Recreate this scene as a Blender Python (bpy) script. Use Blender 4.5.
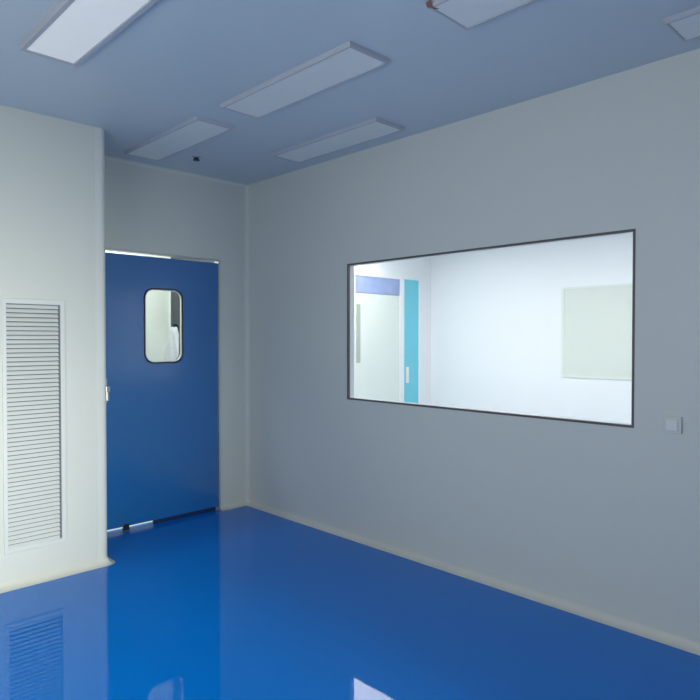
import bpy, bmesh, math, random
from mathutils import Vector, Matrix
for o in list(bpy.data.objects): bpy.data.objects.remove(o)
S = bpy.context.scene
COL = S.collection
random.seed(4)

# ------------------------------------------------------------------ camera
H = 2.7
F, YAW, PITCH, ROLL = 623.93, 0.77243, -0.018305, 0.00026
cam_d = bpy.data.cameras.new('camera'); cam = bpy.data.objects.new('camera', cam_d); COL.objects.link(cam)
cam_d.sensor_width = 36; cam_d.lens = 36 * F / 700; cam_d.clip_start = 0.02
cam.location = (-3.0699, -4.3958, 1.4074)
fw = Vector((math.sin(YAW) * math.cos(PITCH), math.cos(YAW) * math.cos(PITCH), math.sin(PITCH)))
rt = Vector((math.cos(YAW), -math.sin(YAW), 0)); up = rt.cross(fw)
r2 = rt * math.cos(ROLL) + up * math.sin(ROLL); u2 = -rt * math.sin(ROLL) + up * math.cos(ROLL)
cam.rotation_euler = Matrix((r2, u2, -fw)).transposed().to_euler()
S.camera = cam

# ------------------------------------------------------------------ light and exposure
S.view_settings.view_transform = 'Standard'; S.view_settings.look = 'None'
S.view_settings.exposure = 0.0; S.view_settings.gamma = 1.0
w = bpy.data.worlds.new('world'); S.world = w; w.use_nodes = True
w.node_tree.nodes['Background'].inputs[0].default_value = (0.5, 0.65, 0.9, 1)
w.node_tree.nodes['Background'].inputs[1].default_value = 0.3

def area(name, loc, d, sx, sy, power, color, spread=180):
    l = bpy.data.lights.new(name, 'AREA'); l.shape = 'RECTANGLE'; l.size = sx; l.size_y = sy
    l.energy = power; l.color = color; l.spread = math.radians(spread)
    o = bpy.data.objects.new(name, l); COL.objects.link(o); o.location = loc
    o.rotation_euler = Vector(d).to_track_quat('-Z', 'Y').to_euler()
    return o
# key and fill area lights, added in unseen openings behind and left of camera
KEY = area('rear_key_light', (-2.65, -5.33, 0.8), (0.04, 1, -0.04), 1.2, 1.5, 16.5, (0.98, 0.985, 0.82), 50)
FILL = area('left_fill_light', (-3.93, -3.1, 1.5), (1, 0.1, 0), 2.0, 1.1, 32, (0.97, 0.98, 0.92), 170)
COR = area('corridor_lamp', (-1.1, 0.68, 2.66), (0, 0, -1), 1.6, 0.5, 33, (0.97, 1.0, 0.93), 180)
LAMP_POWER = 7.4        # radiance of the lit panels in the neighbouring room
FAINT = 0.22            # the one ceiling lamp of this room that glows faintly

# ------------------------------------------------------------------ materials
def mat(name, col, rough=0.5, metal=0.0, spec=0.5, ior=1.5, nscale=6, cvar=0.03, bump=0.0, bscale=20, emit=None, estr=0, coat=0):
    m = bpy.data.materials.new(name); m.use_nodes = True; nt = m.node_tree; b = nt.nodes['Principled BSDF']
    b.inputs['Roughness'].default_value = rough; b.inputs['Metallic'].default_value = metal
    b.inputs['IOR'].default_value = ior; b.inputs['Specular IOR Level'].default_value = spec
    tc = nt.nodes.new('ShaderNodeTexCoord')
    n = nt.nodes.new('ShaderNodeTexNoise'); n.inputs['Scale'].default_value = nscale; n.inputs['Detail'].default_value = 3
    nt.links.new(tc.outputs['Object'], n.inputs['Vector'])
    mx = nt.nodes.new('ShaderNodeMix'); mx.data_type = 'RGBA'
    c = Vector(col)
    mx.inputs[6].default_value = (*(c * (1 - cvar)), 1); mx.inputs[7].default_value = (*[min(1, v) for v in c * (1 + cvar)], 1)
    nt.links.new(n.outputs['Fac'], mx.inputs[0]); nt.links.new(mx.outputs[2], b.inputs['Base Color'])
    if bump:
        n2 = nt.nodes.new('ShaderNodeTexNoise'); n2.inputs['Scale'].default_value = bscale; n2.inputs['Detail'].default_value = 2
        nt.links.new(tc.outputs['Object'], n2.inputs['Vector'])
        bp = nt.nodes.new('ShaderNodeBump'); bp.inputs['Strength'].default_value = bump; bp.inputs['Distance'].default_value = 0.01
        nt.links.new(n2.outputs['Fac'], bp.inputs['Height']); nt.links.new(bp.outputs[0], b.inputs['Normal'])
    if emit:
        b.inputs['Emission Color'].default_value = (*emit, 1); b.inputs['Emission Strength'].default_value = estr
    return m
def glass_mat(name, tint, ior=1.45, refl=1.0):
    m = bpy.data.materials.new(name); m.use_nodes = True; nt = m.node_tree
    for n in list(nt.nodes): nt.nodes.remove(n)
    out = nt.nodes.new('ShaderNodeOutputMaterial'); mix = nt.nodes.new('ShaderNodeMixShader')
    tr = nt.nodes.new('ShaderNodeBsdfTransparent'); tr.inputs[0].default_value = (*tint, 1)
    gl = nt.nodes.new('ShaderNodeBsdfGlossy'); gl.inputs['Roughness'].default_value = 0.01
    fr = nt.nodes.new('ShaderNodeFresnel'); fr.inputs['IOR'].default_value = ior
    ge = nt.nodes.new('ShaderNodeNewGeometry'); mu = nt.nodes.new('ShaderNodeMath'); mu.operation = 'MULTIPLY_ADD'   # only the side facing the light reflects
    inv = nt.nodes.new('ShaderNodeMath'); inv.operation = 'SUBTRACT'; inv.inputs[0].default_value = 1; nt.links.new(ge.outputs['Backfacing'], inv.inputs[1])
    nt.links.new(fr.outputs[0], mu.inputs[0]); nt.links.new(inv.outputs[0], mu.inputs[1]); mu.inputs[2].default_value = 0
    nt.links.new(mu.outputs[0], mix.inputs[0]); nt.links.new(tr.outputs[0], mix.inputs[1]); nt.links.new(gl.outputs[0], mix.inputs[2])
    nt.links.new(mix.outputs[0], out.inputs[0]); return m

M = {}
M['panel'] = mat('wall_panel_paint', (0.70, 0.73, 0.70), rough=0.42, spec=0.3, nscale=1.2, cvar=0.012)
M['ceiling'] = mat('ceiling_panel_paint', (0.58, 0.67, 0.755), rough=0.30, spec=0.4, nscale=1.5, cvar=0.015)
M['trim'] = mat('coving_profile', (0.70, 0.71, 0.66), rough=0.35, cvar=0.02)
M['corner'] = mat('corner_profile', (0.74, 0.77, 0.75), rough=0.3, cvar=0.02)
M['floor'] = mat('blue_epoxy', (0.001, 0.195, 0.70), rough=0.03, spec=0.25, ior=1.5, nscale=0.9, cvar=0.05, bump=0.015, bscale=3)
M['door'] = mat('blue_door_paint', (0.006, 0.145, 0.46), rough=0.2, spec=1.0, ior=1.6, nscale=2, cvar=0.03)
M['steel'] = mat('brushed_steel', (0.62, 0.64, 0.66), rough=0.28, metal=0.9, nscale=30, cvar=0.05)
M['alu'] = mat('aluminium', (0.62, 0.64, 0.64), rough=0.35, metal=0.6, nscale=30, cvar=0.03)
M['black'] = mat('black_rubber', (0.012, 0.014, 0.02), rough=0.4, cvar=0.1)
M['dark'] = mat('dark_interior', (0.03, 0.032, 0.036), rough=0.8, cvar=0.1)
M['blocker'] = mat('navy_gap_strip', (0.006, 0.03, 0.12), rough=0.5, cvar=0.1)
M['backing'] = mat('gap_shade_grey', (0.17, 0.18, 0.20), rough=0.8, cvar=0.1)
M['wframe'] = mat('dark_window_frame', (0.12, 0.10, 0.11), rough=0.4, cvar=0.05)
M['grille'] = mat('white_grille_paint', (0.72, 0.76, 0.77), rough=0.38, cvar=0.02)
M['white'] = mat('white_plastic', (0.80, 0.82, 0.82), rough=0.35, cvar=0.01)
M['housing'] = mat('lamp_housing', (0.50, 0.52, 0.58), rough=0.4, cvar=0.02)
M['diffuser'] = mat('lamp_diffuser', (0.86, 0.88, 0.88), rough=0.45, nscale=12, cvar=0.02)
M['glow'] = mat('lamp_diffuser_faint', (0.86, 0.88, 0.88), rough=0.45, nscale=12, cvar=0.02, emit=(0.95, 0.98, 0.97), estr=FAINT)
M['lit'] = mat('lamp_diffuser_lit', (0.9, 0.9, 0.9), rough=0.5, emit=(1.0, 0.985, 0.96), estr=LAMP_POWER)
M['bright'] = mat('neighbour_wall_paint', (0.87, 0.90, 0.93), rough=0.6, nscale=1, cvar=0.01)
M['nfloor'] = mat('neighbour_floor', (0.45, 0.52, 0.60), rough=0.3, cvar=0.03)
M['corwall'] = mat('corridor_paint', (0.80, 0.84, 0.78), rough=0.6, cvar=0.01)
M['greydoor'] = mat('grey_door_paint', (0.045, 0.05, 0.06), rough=0.5, cvar=0.04)
M['teal'] = mat('teal_door_paint', (0.16, 0.62, 0.76), rough=0.5, cvar=0.05)
M['violet'] = mat('transom_film', (0.33, 0.41, 0.68), rough=0.35, nscale=9, cvar=0.25)
M['ndoor'] = mat('pale_green_door', (0.77, 0.83, 0.79), rough=0.5, cvar=0.02)
M['strip'] = mat('grey_green_glass', (0.42, 0.48, 0.42), rough=0.2, cvar=0.05)
M['gpane'] = mat('pale_green_blind', (0.71, 0.76, 0.70), rough=0.5, cvar=0.01)
M['sheet'] = mat('pale_cloth', (0.55, 0.57, 0.62), rough=0.7, cvar=0.15, nscale=25, bump=0.6, bscale=30)
M['brown'] = mat('brown_tape', (0.28, 0.15, 0.10), rough=0.5, cvar=0.2, nscale=60)
M['glass'] = glass_mat('clear_glass', (0.97, 0.985, 0.985))

# ------------------------------------------------------------------ helpers
def bm_new(): return bmesh.new()
def bx(bm, x0, x1, y0, y1, z0, z1):
    v = [bm.verts.new(p) for p in ((x0,y0,z0),(x1,y0,z0),(x1,y1,z0),(x0,y1,z0),(x0,y0,z1),(x1,y0,z1),(x1,y1,z1),(x0,y1,z1))]
    for f in ((0,3,2,1),(4,5,6,7),(0,1,5,4),(1,2,6,5),(2,3,7,6),(3,0,4,7)): bm.faces.new([v[i] for i in f])
def prism(bm, pts, fn, a, b):
    """closed profile pts; fn(u, v, t) -> 3d, swept from t=a to t=b"""
    A = [bm.verts.new(fn(u, v, a)) for u, v in pts]; B = [bm.verts.new(fn(u, v, b)) for u, v in pts]
    n = len(pts)
    for i in range(n): bm.faces.new((A[i], A[(i+1)%n], B[(i+1)%n], B[i]))
    bm.faces.new(A[::-1]); bm.faces.new(B)
def ring(bm, outer, inner, fn, a, b):
    n = len(outer)
    L = [[bm.verts.new(fn(u, v, t)) for u, v in pts] for pts, t in ((outer,a),(inner,a),(inner,b),(outer,b))]
    for k in range(4):
        P, Q = L[k], L[(k+1)%4]
        for i in range(n): bm.faces.new((P[i], P[(i+1)%n], Q[(i+1)%n], Q[i]))
def rrect(x0, x1, z0, z1, r, n=8):
    out = []
    for cx, cz, a in ((x1-r,z1-r,0),(x0+r,z1-r,90),(x0+r,z0+r,180),(x1-r,z0+r,270)):
        for i in range(n+1):
            t = math.radians(a + 90*i/n); out.append((cx+r*math.cos(t), cz+r*math.sin(t)))
    return out
def rrect_outer(x0, x1, z0, z1, n=8):
    """sharp rectangle with the same point count as rrect, corner points repeated along the edges"""
    cx, cz = (x0+x1)/2, (z0+z1)/2; hw, hh = (x1-x0)/2, (z1-z0)/2
    out = []
    for sx, sz, a in ((1,1,0),(-1,1,90),(-1,-1,180),(1,-1,270)):
        for i in range(n+1):
            f = i/n
            k = 0.3
            if a in (0,180):   # starts on the vertical side, ends on the horizontal side
                p = (sx*hw, sz*hh*(1-k*(1-2*f))) if f < .5 else (sx*hw*(1-k*(2*f-1)), sz*hh)
            else:
                p = (sx*hw*(1-k*(1-2*f)), sz*hh) if f < .5 else (sx*hw, sz*hh*(1-k*(2*f-1)))
            out.append((cx+p[0], cz+p[1]))
    return out
def cyl(bm, c, axis, r, l, n=20, r2=None):
    q = Vector(axis).to_track_quat('Z', 'Y').to_matrix().to_4x4()
    bmesh.ops.create_cone(bm, cap_ends=True, segments=n, radius1=r, radius2=r if r2 is None else r2, depth=l,
                          matrix=Matrix.Translation(c) @ q)
def link(name, bm, m, parent=None, bevel=0, smooth=False, origin=None):
    bmesh.ops.recalc_face_normals(bm, faces=bm.faces[:])
    if origin is not None: bmesh.ops.translate(bm, verts=bm.verts[:], vec=-Vector(origin))
    me = bpy.data.meshes.new(name); bm.to_mesh(me); bm.free()
    me.materials.append(m)
    o = bpy.data.objects.new(name, me); COL.objects.link(o)
    if origin is not None: o.location = origin
    if parent is not None: o.parent = parent
    if smooth:
        for p in me.polygons: p.use_smooth = True
    if bevel:
        b = o.modifiers.new('bevel', 'BEVEL'); b.width = bevel; b.segments = 2; b.limit_method = 'ANGLE'
    return o
def struct(name, bm, m, **k):
    o = link(name, bm, m, **k); o['kind'] = 'structure'; return o
def group_empty(name, loc=(0,0,0), kind=None):
    o = bpy.data.objects.new(name, None); COL.objects.link(o); o.location = loc; o.empty_display_size = 0.05
    if kind: o['kind'] = kind
    return o
def tag(o, label, cat, group=None):
    o['label'] = label; o['category'] = cat
    if group: o['group'] = group
def child(name, bm, m, root, **k):
    """world-space mesh parented to a root that has only a location"""
    bmesh.ops.translate(bm, verts=bm.verts[:], vec=-root.location)
    return link(name, bm, m, parent=root, **k)
def sub(name, bm, m, part, root, **k):
    bmesh.ops.translate(bm, verts=bm.verts[:], vec=-root.location)
    return link(name, bm, m, parent=part, **k)

# ------------------------------------------------------------------ structure
XL, YR = -4.0, -5.4           # left wall and the wall behind the camera
NX, NY, NR = 4.0, 1.2, -5.0   # neighbouring room
T = 0.05
b = bm_new(); bx(b, XL-.1, T/2, YR-.1, .078, -.1, 0); struct('floor', b, M['floor'])
b = bm_new(); bx(b, XL-.1, T/2, YR-.1, T/2, H, H+.1); struct('ceiling', b, M['ceiling'])
DX0, DX1, DZ = -1.275, -0.272, 2.050      # door opening
b = bm_new(); bx(b, XL-.1, DX0, 0, T, 0, H); bx(b, DX1, 0, 0, T, 0, H); bx(b, DX0, DX1, 0, T, DZ, H)
struct('wall_back', b, M['panel'])
WY0, WY1, WZ0, WZ1 = -3.204, -1.217, 0.977, 1.934
b = bm_new(); bx(b, 0, T, YR-.1, WY0, 0, H); bx(b, 0, T, WY1, NY+.3, 0, H); bx(b, 0, T, WY0, WY1, 0, WZ0); bx(b, 0, T, WY0, WY1, WZ1, H)
struct('wall_right', b, M['panel'])
b = bm_new()   # left wall, with an opening added for the fill light
bx(b, XL-.05, XL, YR, -4.1, 0, H); bx(b, XL-.05, XL, -2.1, 0, 0, H); bx(b, XL-.05, XL, -4.1, -2.1, 0, .95); bx(b, XL-.05, XL, -4.1, -2.1, 2.05, H)
struct('wall_left', b, M['panel'])
b = bm_new()   # wall behind the camera, with an opening added for the key light
bx(b, XL, -3.25, YR-.05, YR, 0, H); bx(b, -2.05, 0, YR-.05, YR, 0, H); bx(b, -3.25, -2.05, YR-.05, YR, 2.1, H)
struct('wall_rear', b, M['panel'])
# boxed-out return air shaft on the left, with a rounded outer corner
CX, CY, CR = -1.440, -0.56, 0.045
def corner_arc(cx, cy, r, a0, a1, n=8):
    return [(cx+r*math.cos(math.radians(a0+(a1-a0)*i/n)), cy+r*math.sin(math.radians(a0+(a1-a0)*i/n))) for i in range(n+1)]
b = bm_new()
prof = [(XL, 0), (XL, CY)] + [(CX-0.07, CY), (CX-0.07, CY+.004), (CX-.004, CY+.07), (CX, CY+0.07), (CX, 0)]
prism(b, prof, lambda u, v, t: (u, v, t), 0, H)
struct('wall_shaft', b, M['panel'])
b = bm_new()
e = 0.003
prof = [(CX-0.072, CY+.02), (CX-0.072, CY-e)] + corner_arc(CX-CR+e, CY+CR-e, CR, -90, 0) + [(CX+e, CY+.072), (CX-.02, CY+.072)]
prism(b, prof, lambda u, v, t: (u, v, t), 0, H)
struct('trim_1', b, M['corner'])

# coving: concave quarter rounds along floor, ceiling and wall corners
def cove_profile(r, n=8):
    return [(0, 0), (r, 0)] + [(r - r*math.sin(math.radians(90*i/n)), r - r*math.cos(math.radians(90*i/n))) for i in range(1, n)] + [(0, r)]
RF = 0.042
def cove(bm, p0, p1, nrm, r, z0, s):
    p0, p1, nrm = Vector((*p0, 0)), Vector((*p1, 0)), Vector((*nrm, 0))
    prism(bm, cove_profile(r), lambda u, v, t: tuple(p0.lerp(p1, t) + nrm*u + Vector((0, 0, z0 + s*v))), 0, 1)
b = bm_new(); cove(b, (0, YR), (0, 0), (-1, 0), RF, 0, 1); struct('baseboard_right', b, M['trim'])
b = bm_new(); cove(b, (DX1+.0, 0), (0, 0), (0, -1), RF, 0, 1); cove(b, (CX, 0), (DX0, 0), (0, -1), RF, 0, 1); struct('baseboard_back', b, M['trim'])
b = bm_new(); cove(b, (XL, CY), (CX-.02, CY), (0, -1), RF, 0, 1); cove(b, (CX, CY+.02), (CX, 0), (1, 0), RF, 0, 1)
pr = cove_profile(RF+.02); N = 12      # rounded outside end piece at the shaft's corner
rows = []
for i in range(N+1):
    a = math.radians(-90 + 90*i/N)
    rows.append([b.verts.new((CX-.02+u2_*math.cos(a), CY+.02+u2_*math.sin(a), v_)) for u_, v_ in cove_profile(RF) for u2_ in (u_+.02,)])
for i in range(N):
    for j in range(len(rows[0])):
        k = (j+1) % len(rows[0]); b.faces.new((rows[i][j], rows[i][k], rows[i+1][k], rows[i+1][j]))
struct('baseboard_shaft', b, M['trim'])
RC = 0.022
b = bm_new(); cove(b, (CX, 0), (0, 0), (0, -1), RC, H, -1); struct('trim_3', b, M['corner'])
b = bm_new()
prism(b, cove_profile(0.035), lambda u, v, t: (-u, -v, t), 0, H); struct('trim_2', b, M['panel'])

# neighbouring bright room
b = bm_new(); bx(b, T, NX+.1, NR-.1, NY+.1, -.1, 0); struct('floor_neighbour', b, M['nfloor'])
b = bm_new(); bx(b, T, NX+.1, NR-.1, NY+.1, H, H+.1); struct('ceiling_neighbour', b, M['bright'])
b = bm_new(); bx(b, NX, NX+.1, NR-.1, NY+.1, 0, H); struct('wall_far', b, M['bright'])
b = bm_new(); bx(b, T, NX, NY, NY+.1, 0, H); struct('wall_neighbour_back', b, M['bright'])
b = bm_new(); bx(b, T, NX, NR-.1, NR, 0, H); struct('wall_neighbour_rear', b, M['bright'])
b = bm_new(); bx(b, T, T+.008, NR, WY0-.001, 0, H); bx(b, T, T+.008, WY1+.001, NY, 0, H); bx(b, T, T+.008, WY0-.001, WY1+.001, 0, WZ0-.001); bx(b, T, T+.008, WY0-.001, WY1+.001, WZ1+.001, H)
struct('wall_neighbour_near', b, M['bright'])

# corridor behind the blue door
KX, KY = -3.0, 1.28
b = bm_new(); bx(b, KX, -.001, .078, KY, -.1, 0); struct('floor_corridor', b, M['corwall'])
b = bm_new(); bx(b, KX, -.001, T/2, KY, H, H+.1); struct('ceiling_corridor', b, M['corwall'])
b = bm_new(); bx(b, KX, 0, KY, KY+.1, 0, H); struct('wall_corridor_back', b, M['corwall'])
b = bm_new(); bx(b, KX-.1, KX, T, KY, 0, H); struct('wall_corridor_left', b, M['corwall'])

# ------------------------------------------------------------------ window_1: the big viewing window
win = group_empty('window_1', (T/2, (WY0+WY1)/2, WZ0), 'structure')
fy = lambda u, v, t: (t, u, v)
def rect(a0, a1, c0, c1): return [(a0, c0), (a1, c0), (a1, c1), (a0, c1)]
b = bm_new(); ring(b, rect(WY0, WY1, WZ0, WZ1), rect(WY0+.012, WY1-.012, WZ0+.012, WZ1-.012), fy, -.002, .016)
child('window_frame', b, M['wframe'], win)
b = bm_new(); bx(b, .004, .010, WY0+.012, WY1-.012, WZ0+.012, WZ1-.012); child('window_pane', b, M['glass'], win)
b = bm_new(); ring(b, rect(WY0, WY1, WZ0, WZ1), rect(WY0+.012, WY1-.012, WZ0+.012, WZ1-.012), fy, .016, T+.008)
child('window_reveal', b, M['white'], win)

# ------------------------------------------------------------------ door_1: the blue door
door = group_empty('door_1', ((DX0+DX1)/2, T/2, 0), 'structure')
fx = lambda u, v, t: (u, t, v)
b = bm_new()
prism(b, [(DX0, 0), (DX0+.012, 0), (DX0+.012, DZ-.010), (DX1-.014, DZ-.010), (DX1-.014, 0), (DX1, 0), (DX1, DZ), (DX0, DZ)], fx, -.006, T+.004)
child('door_frame', b, M['alu'], door)
LX0, LX1, LZ0, LZ1 = DX0+.016, DX1-.016, 0.033, 2.020
VX0, VX1, VZ0, VZ1 = -0.922, -0.608, 1.222, 1.784
b = bm_new(); ring(b, rrect_outer(LX0, LX1, LZ0, LZ1), rrect(VX0, VX1, VZ0, VZ1, .075), fx, .004, .046)
leaf = child('door_leaf', b, M['door'], door)
b = bm_new(); ring(b, rrect(VX0-.004, VX1+.004, VZ0-.004, VZ1+.004, .078), rrect(VX0+.006, VX1-.006, VZ0+.006, VZ1-.006, .070), fx, -.001, .050)
gk = child('window_gasket', b, M['black'], door)
b = bm_new(); ring(b, rrect(VX0+.006, VX1-.006, VZ0+.006, VZ1-.006, .070), rrect(VX0+.012, VX1-.012, VZ0+.012, VZ1-.012, .064), fx, .000, .020)
child('window_rim', b, M['steel'], door)
b = bm_new(); prism(b, rrect(VX0+.006, VX1-.006, VZ0+.006, VZ1-.006, .07), fx, .022, .028); child('window_pane', b, M['glass'], door)
# lever handle with its plate on the leaf's free edge
b = bm_new(); prism(b, rrect(LX0+.014, LX0+.050, .945, 1.125, .012, 4), fx, -.004, .004)
hp = child('handle_plate', b, M['steel'], door)
b = bm_new(); cyl(b, (LX0+.032, -.024, 1.055), (0, 1, 0), .009, .044); 
pts = rrect(LX0+.022, LX0+.040, .0, .0001, .00001, 1)
bx(b, LX0+.022, LX0+.052, -.052, -.038, 1.03, 1.07); bx(b, LX0+.026, LX0+.046, -.052, -.038, .965, 1.04)
sub('lever', b, M['steel'], hp, door, bevel=.004)
b = bm_new(); cyl(b, (LX0+.032, -.006, .985), (0, 1, 0), .009, .008); sub('lock_cylinder', b, M['black'], hp, door)
b = bm_new(); prism(b, [(-.026, 0), (.026, 0), (.022, .045), (-.022, .045)], lambda u, v, t: (-1.075+u, t, .003+v), -.006, .004)
child('drop_bolt', b, M['black'], door, bevel=.002)
b = bm_new(); prism(b, [(-.016, 0), (.016, 0), (.012, .03), (-.012, .03)], lambda u, v, t: (LX1-.018+u, t, .004+v), -.012, .004)
child('floor_pivot', b, M['steel'], door, bevel=.002)

b = bm_new(); bx(b, -.85, LX1-.002, .016, .034, .002, .034); child('gap_blocker', b, M['blocker'], door)  # dark strip added to cut off the bright gap under the door

# ------------------------------------------------------------------ neighbour room: pale door, teal door, pale green window
d2 = group_empty('door_2', (2.87, NY, 0), 'structure')
b = bm_new(); ring(b, rect(2.40, 3.345, 0, 2.235), rect(2.445, 3.30, 0.02, 2.205), fx, NY-.03, NY); child('door_frame', b, M['bright'], d2)
b = bm_new(); bx(b, 2.445, 3.30, NY-.018, NY-.002, .02, 1.985); child('door_leaf', b, M['ndoor'], d2)
b = bm_new(); bx(b, 2.445, 3.30, NY-.022, NY-.004, 1.99, 2.205); child('transom', b, M['violet'], d2)
b = bm_new(); bx(b, 2.475, 2.545, NY-.024, NY-.012, 1.10, 1.845); child('vision_strip', b, M['strip'], d2, bevel=.004)
d3 = group_empty('door_3', (3.55, NY, 0), 'structure')
b = bm_new(); ring(b, rect(3.35, 3.74, 0, 2.24), rect(3.385, 3.70, 0.02, 2.215), fx, NY-.03, NY); child('door_frame', b, M['bright'], d3)
b = bm_new(); bx(b, 3.385, 3.70, NY-.018, NY-.002, .02, 2.215); child('door_leaf', b, M['teal'], d3)
b = bm_new(); bx(b, 3.43, 3.49, NY-.03, NY-.018, .80, 1.02); child('lock_plate', b, M['white'], d3, bevel=.004)
w2 = group_empty('window_2', (NX, -1.4, .95), 'structure')
b = bm_new(); ring(b, rect(-2.02, -.79, .945, 2.02), rect(-2.0, -.825, .962, 2.0), fy, NX-.012, NX); child('window_frame', b, M['ndoor'], w2)
b = bm_new(); bx(b, NX-.006, NX-.001, -2.0, -.825, .962, 2.0); child('window_pane', b, M['gpane'], w2)

# corridor: grey door on the side wall
d4 = group_empty('door_4', (-.02, .68, 0), 'structure')
b = bm_new(); bx(b, -.03, -.002, T+.01, KY-.02, 0.0, 2.6); child('door_leaf', b, M['greydoor'], d4)
b = bm_new(); bx(b, -.036, -.002, KY-.018, KY-.001, 0.0, 2.6); child('door_frame', b, M['white'], d4)

# frame of the unseen left opening, added around the fill light
w3 = group_empty('fill_opening', (XL-.025, -3.1, .95), 'structure')
b = bm_new(); ring(b, rect(-4.1, -2.1, .95, 2.05), rect(-4.05, -2.15, 1.0, 2.0), fy, XL-.05, XL); child('window_frame', b, M['white'], w3)

# ------------------------------------------------------------------ ceiling lights
def ceiling_light(x0, x1, y0, y1, label, diff='diffuser', z=H, h=.020, edge=.016, group='recessed panel lamps of the ceiling'):
    cx, cy = (x0+x1)/2, (y0+y1)/2; hw, hl = (x1-x0)/2, (y1-y0)/2
    t = group_empty('ceiling_light', (cx, cy, z))
    b = bm_new()
    A = [(-hw, -hl), (hw, -hl), (hw, hl), (-hw, hl)]
    def lp(d, zz): return [b.verts.new((px - math.copysign(d, px), py - math.copysign(d, py), zz)) for px, py in A]
    L = [lp(0, 0), lp(.002, -h*.6), lp(.008, -h), lp(edge, -h), lp(edge+.002, -h+.005), lp(edge+.002, 0)]
    for P, Q in zip(L, L[1:]):
        for i in range(4): b.faces.new((P[i], P[(i+1)%4], Q[(i+1)%4], Q[i]))
    link('lamp_frame', b, M['housing'], parent=t)
    b = bm_new(); bx(b, -hw+edge+.002, hw-edge-.002, -hl+edge+.002, hl-edge-.002, -h+.003, -.001)
    link('diffuser', b, M[diff], parent=t, bevel=.002)
    tag(t, label, 'ceiling light', group); return t
ceiling_light(-1.165, -.905, -1.17, -.20, 'long unlit panel lamp on the ceiling nearest the blue door')
ceiling_light(-1.165, -.905, -2.44, -1.41, 'long unlit panel lamp in the middle of the ceiling, largest of the unlit ones')
ceiling_light(-.405, -.150, -1.88, -.87, 'long unlit panel lamp on the ceiling close above the viewing window wall')
ceiling_light(-1.165, -.905, -3.89, -2.86, 'panel lamp cut by the top edge of the photo, brown scrap at its corner')
ceiling_light(-.388, -.155, -4.47, -3.452, 'panel lamp at the top right corner of the photo beside the window wall')
ceiling_light(-2.186, -1.929, -2.42, -1.396, 'brightest pale panel lamp on the ceiling over the louvred shaft', 'glow', h=.026, edge=.026)
for cy, wh in ((.48, 'the one nearest the pale and teal doors'), (-1.3, 'the middle one'), (-3.1, 'the one farthest from the teal door')):
    ceiling_light(1.45, 2.65, cy-.62, cy+.62, 'lit square panel beyond the viewing window, ' + wh, 'lit', h=.03, edge=.03, group='lit ceiling panels of the bright room')

# sprinkler head
t = group_empty('sprinkler_head', (-.735, -.43, H))
b = bm_new(); cyl(b, (0, 0, -.003), (0, 0, 1), .030, .006, 24); link('escutcheon', b, M['steel'], parent=t)
b = bm_new(); cyl(b, (0, 0, -.012), (0, 0, 1), .016, .016, 16); cyl(b, (0, 0, -.022), (0, 0, 1), .024, .004, 20)
link('deflector', b, M['black'], parent=t)
tag(t, 'small dark sprinkler head on the ceiling above the blue door', 'sprinkler')

# brown scrap at the lamp corner
b = bm_new()
rows = []
for i in range(9):
    a = i/8; rows.append([b.verts.new((a*.12 - .02, (j-.5)*.022 + .01*math.sin(a*5), -.012*math.sin(a*math.pi)-.006 - .006*math.sin(7*a+j))) for j in range(2)])
for P, Q in zip(rows, rows[1:]): b.faces.new((P[0], P[1], Q[1], Q[0]))
o = link('tape_scrap', b, M['brown'], origin=None); o.location = (-1.165, -2.885, H-.002)
s = o.modifiers.new('s', 'SOLIDIFY'); s.thickness = .003
tag(o, 'small brown scrap of tape at a ceiling lamp corner', 'tape')

# ------------------------------------------------------------------ louvred return air grille
GX0, GX1, GZ0, GZ1 = -2.036, -1.700, .200, 1.632
g = group_empty('air_grille', ((GX0+GX1)/2, CY, GZ0))
ix0, ix1, iz0, iz1 = GX0+.021, GX1-.025, GZ0+.024, GZ1-.028
b = bm_new(); ring(b, rect(GX0, GX1, GZ0, GZ1), rect(ix0, ix1, iz0, iz1), fx, CY-.012, CY-.0005)
child('grille_frame', b, M['grille'], g, bevel=.002)
b = bm_new(); bx(b, ix0, ix1, CY-.002, CY-.0005, iz0, iz1); child('backing', b, M['backing'], g)  # sheet on the solid shaft; its grey stands for shade between blades
b = bm_new(); n = 55; pz = (iz1-iz0)/n
for i in range(n):
    z = iz0 + pz*i
    yA, yB = CY-.013, CY-.002
    prism(b, [(yA, z+.001), (yA, z+.0045), (yB, z+pz*.78), (yB, z+pz*.78-.003)], lambda u, v, t: (t, u, v), ix0, ix1-.012)
child('louvre_blades', b, M['grille'], g)
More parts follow.
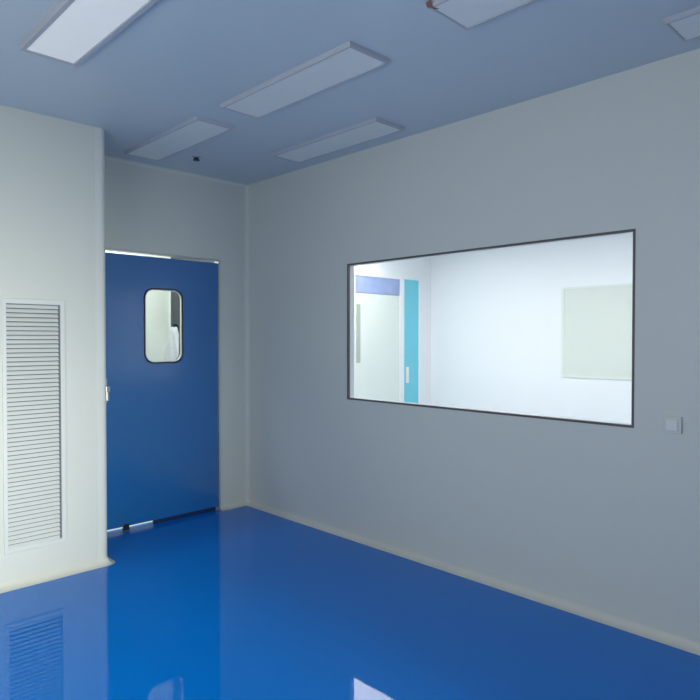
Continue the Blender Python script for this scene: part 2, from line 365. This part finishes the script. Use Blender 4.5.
tag(g, 'tall white louvred air grille on the pale boxed shaft at left', 'air grille')

# ------------------------------------------------------------------ small wall plates
t = group_empty('wall_switch', (0, -3.38, .972))
b = bm_new(); bx(b, -.014, 0, -3.42, -3.34, .972, 1.05); child('plate', b, M['panel'], t, bevel=.003)
b = bm_new(); bx(b, -.020, -.013, -3.405, -3.355, .985, 1.037); child('rocker', b, M['white'], t, bevel=.003)
tag(t, 'square pale wall switch right of and below the viewing window', 'switch')
t = group_empty('wall_switch', (-.105, 0, 1.165))
b = bm_new(); bx(b, -.15, -.06, -.009, 0, 1.165, 1.24); child('plate', b, M['panel'], t, bevel=.002)
b = bm_new(); bx(b, -.135, -.108, -.014, -.008, 1.178, 1.227); child('rocker', b, M['panel'], t, bevel=.002)
b = bm_new(); bx(b, -.102, -.075, -.014, -.008, 1.178, 1.227); child('rocker', b, M['panel'], t, bevel=.002)
tag(t, 'small double switch on the narrow wall between blue door and room corner', 'switch')

# ------------------------------------------------------------------ pale cloth hanging behind the door's glass
t = group_empty('hanging_cloth', (-.03, 1.13, 1.50))
b = bm_new(); NU, NV = 16, 14; rows = []
for j in range(NV+1):
    v = j/NV; row = []
    for i in range(NU+1):
        u = i/NU*2-1
        wv = .05 + .20*min(1, v*2.4)
        row.append(b.verts.new((-.034-.03*math.cos(u*1.5)-.022*math.sin(u*11+5*v)*min(1,2*v), u*wv+.012*math.sin(6*v), .02-.75*v-.05*abs(u)*v)))
    rows.append(row)
for P, Q in zip(rows, rows[1:]):
    for i in range(NU): b.faces.new((P[i], P[i+1], Q[i+1], Q[i]))
o = link('cloth', b, M['sheet'], parent=t, smooth=True); s = o.modifiers.new('s', 'SOLIDIFY'); s.thickness = .004
b = bm_new(); cyl(b, (-.03, 0, .02), (1, 0, 0), .034, .05, 24, .028); cyl(b, (-.005, 0, .02), (1, 0, 0), .012, .03, 12)
link('hook', b, M['black'], parent=t, bevel=.004)
tag(t, 'pale crumpled cloth on a black hook seen through the door window', 'cloth')
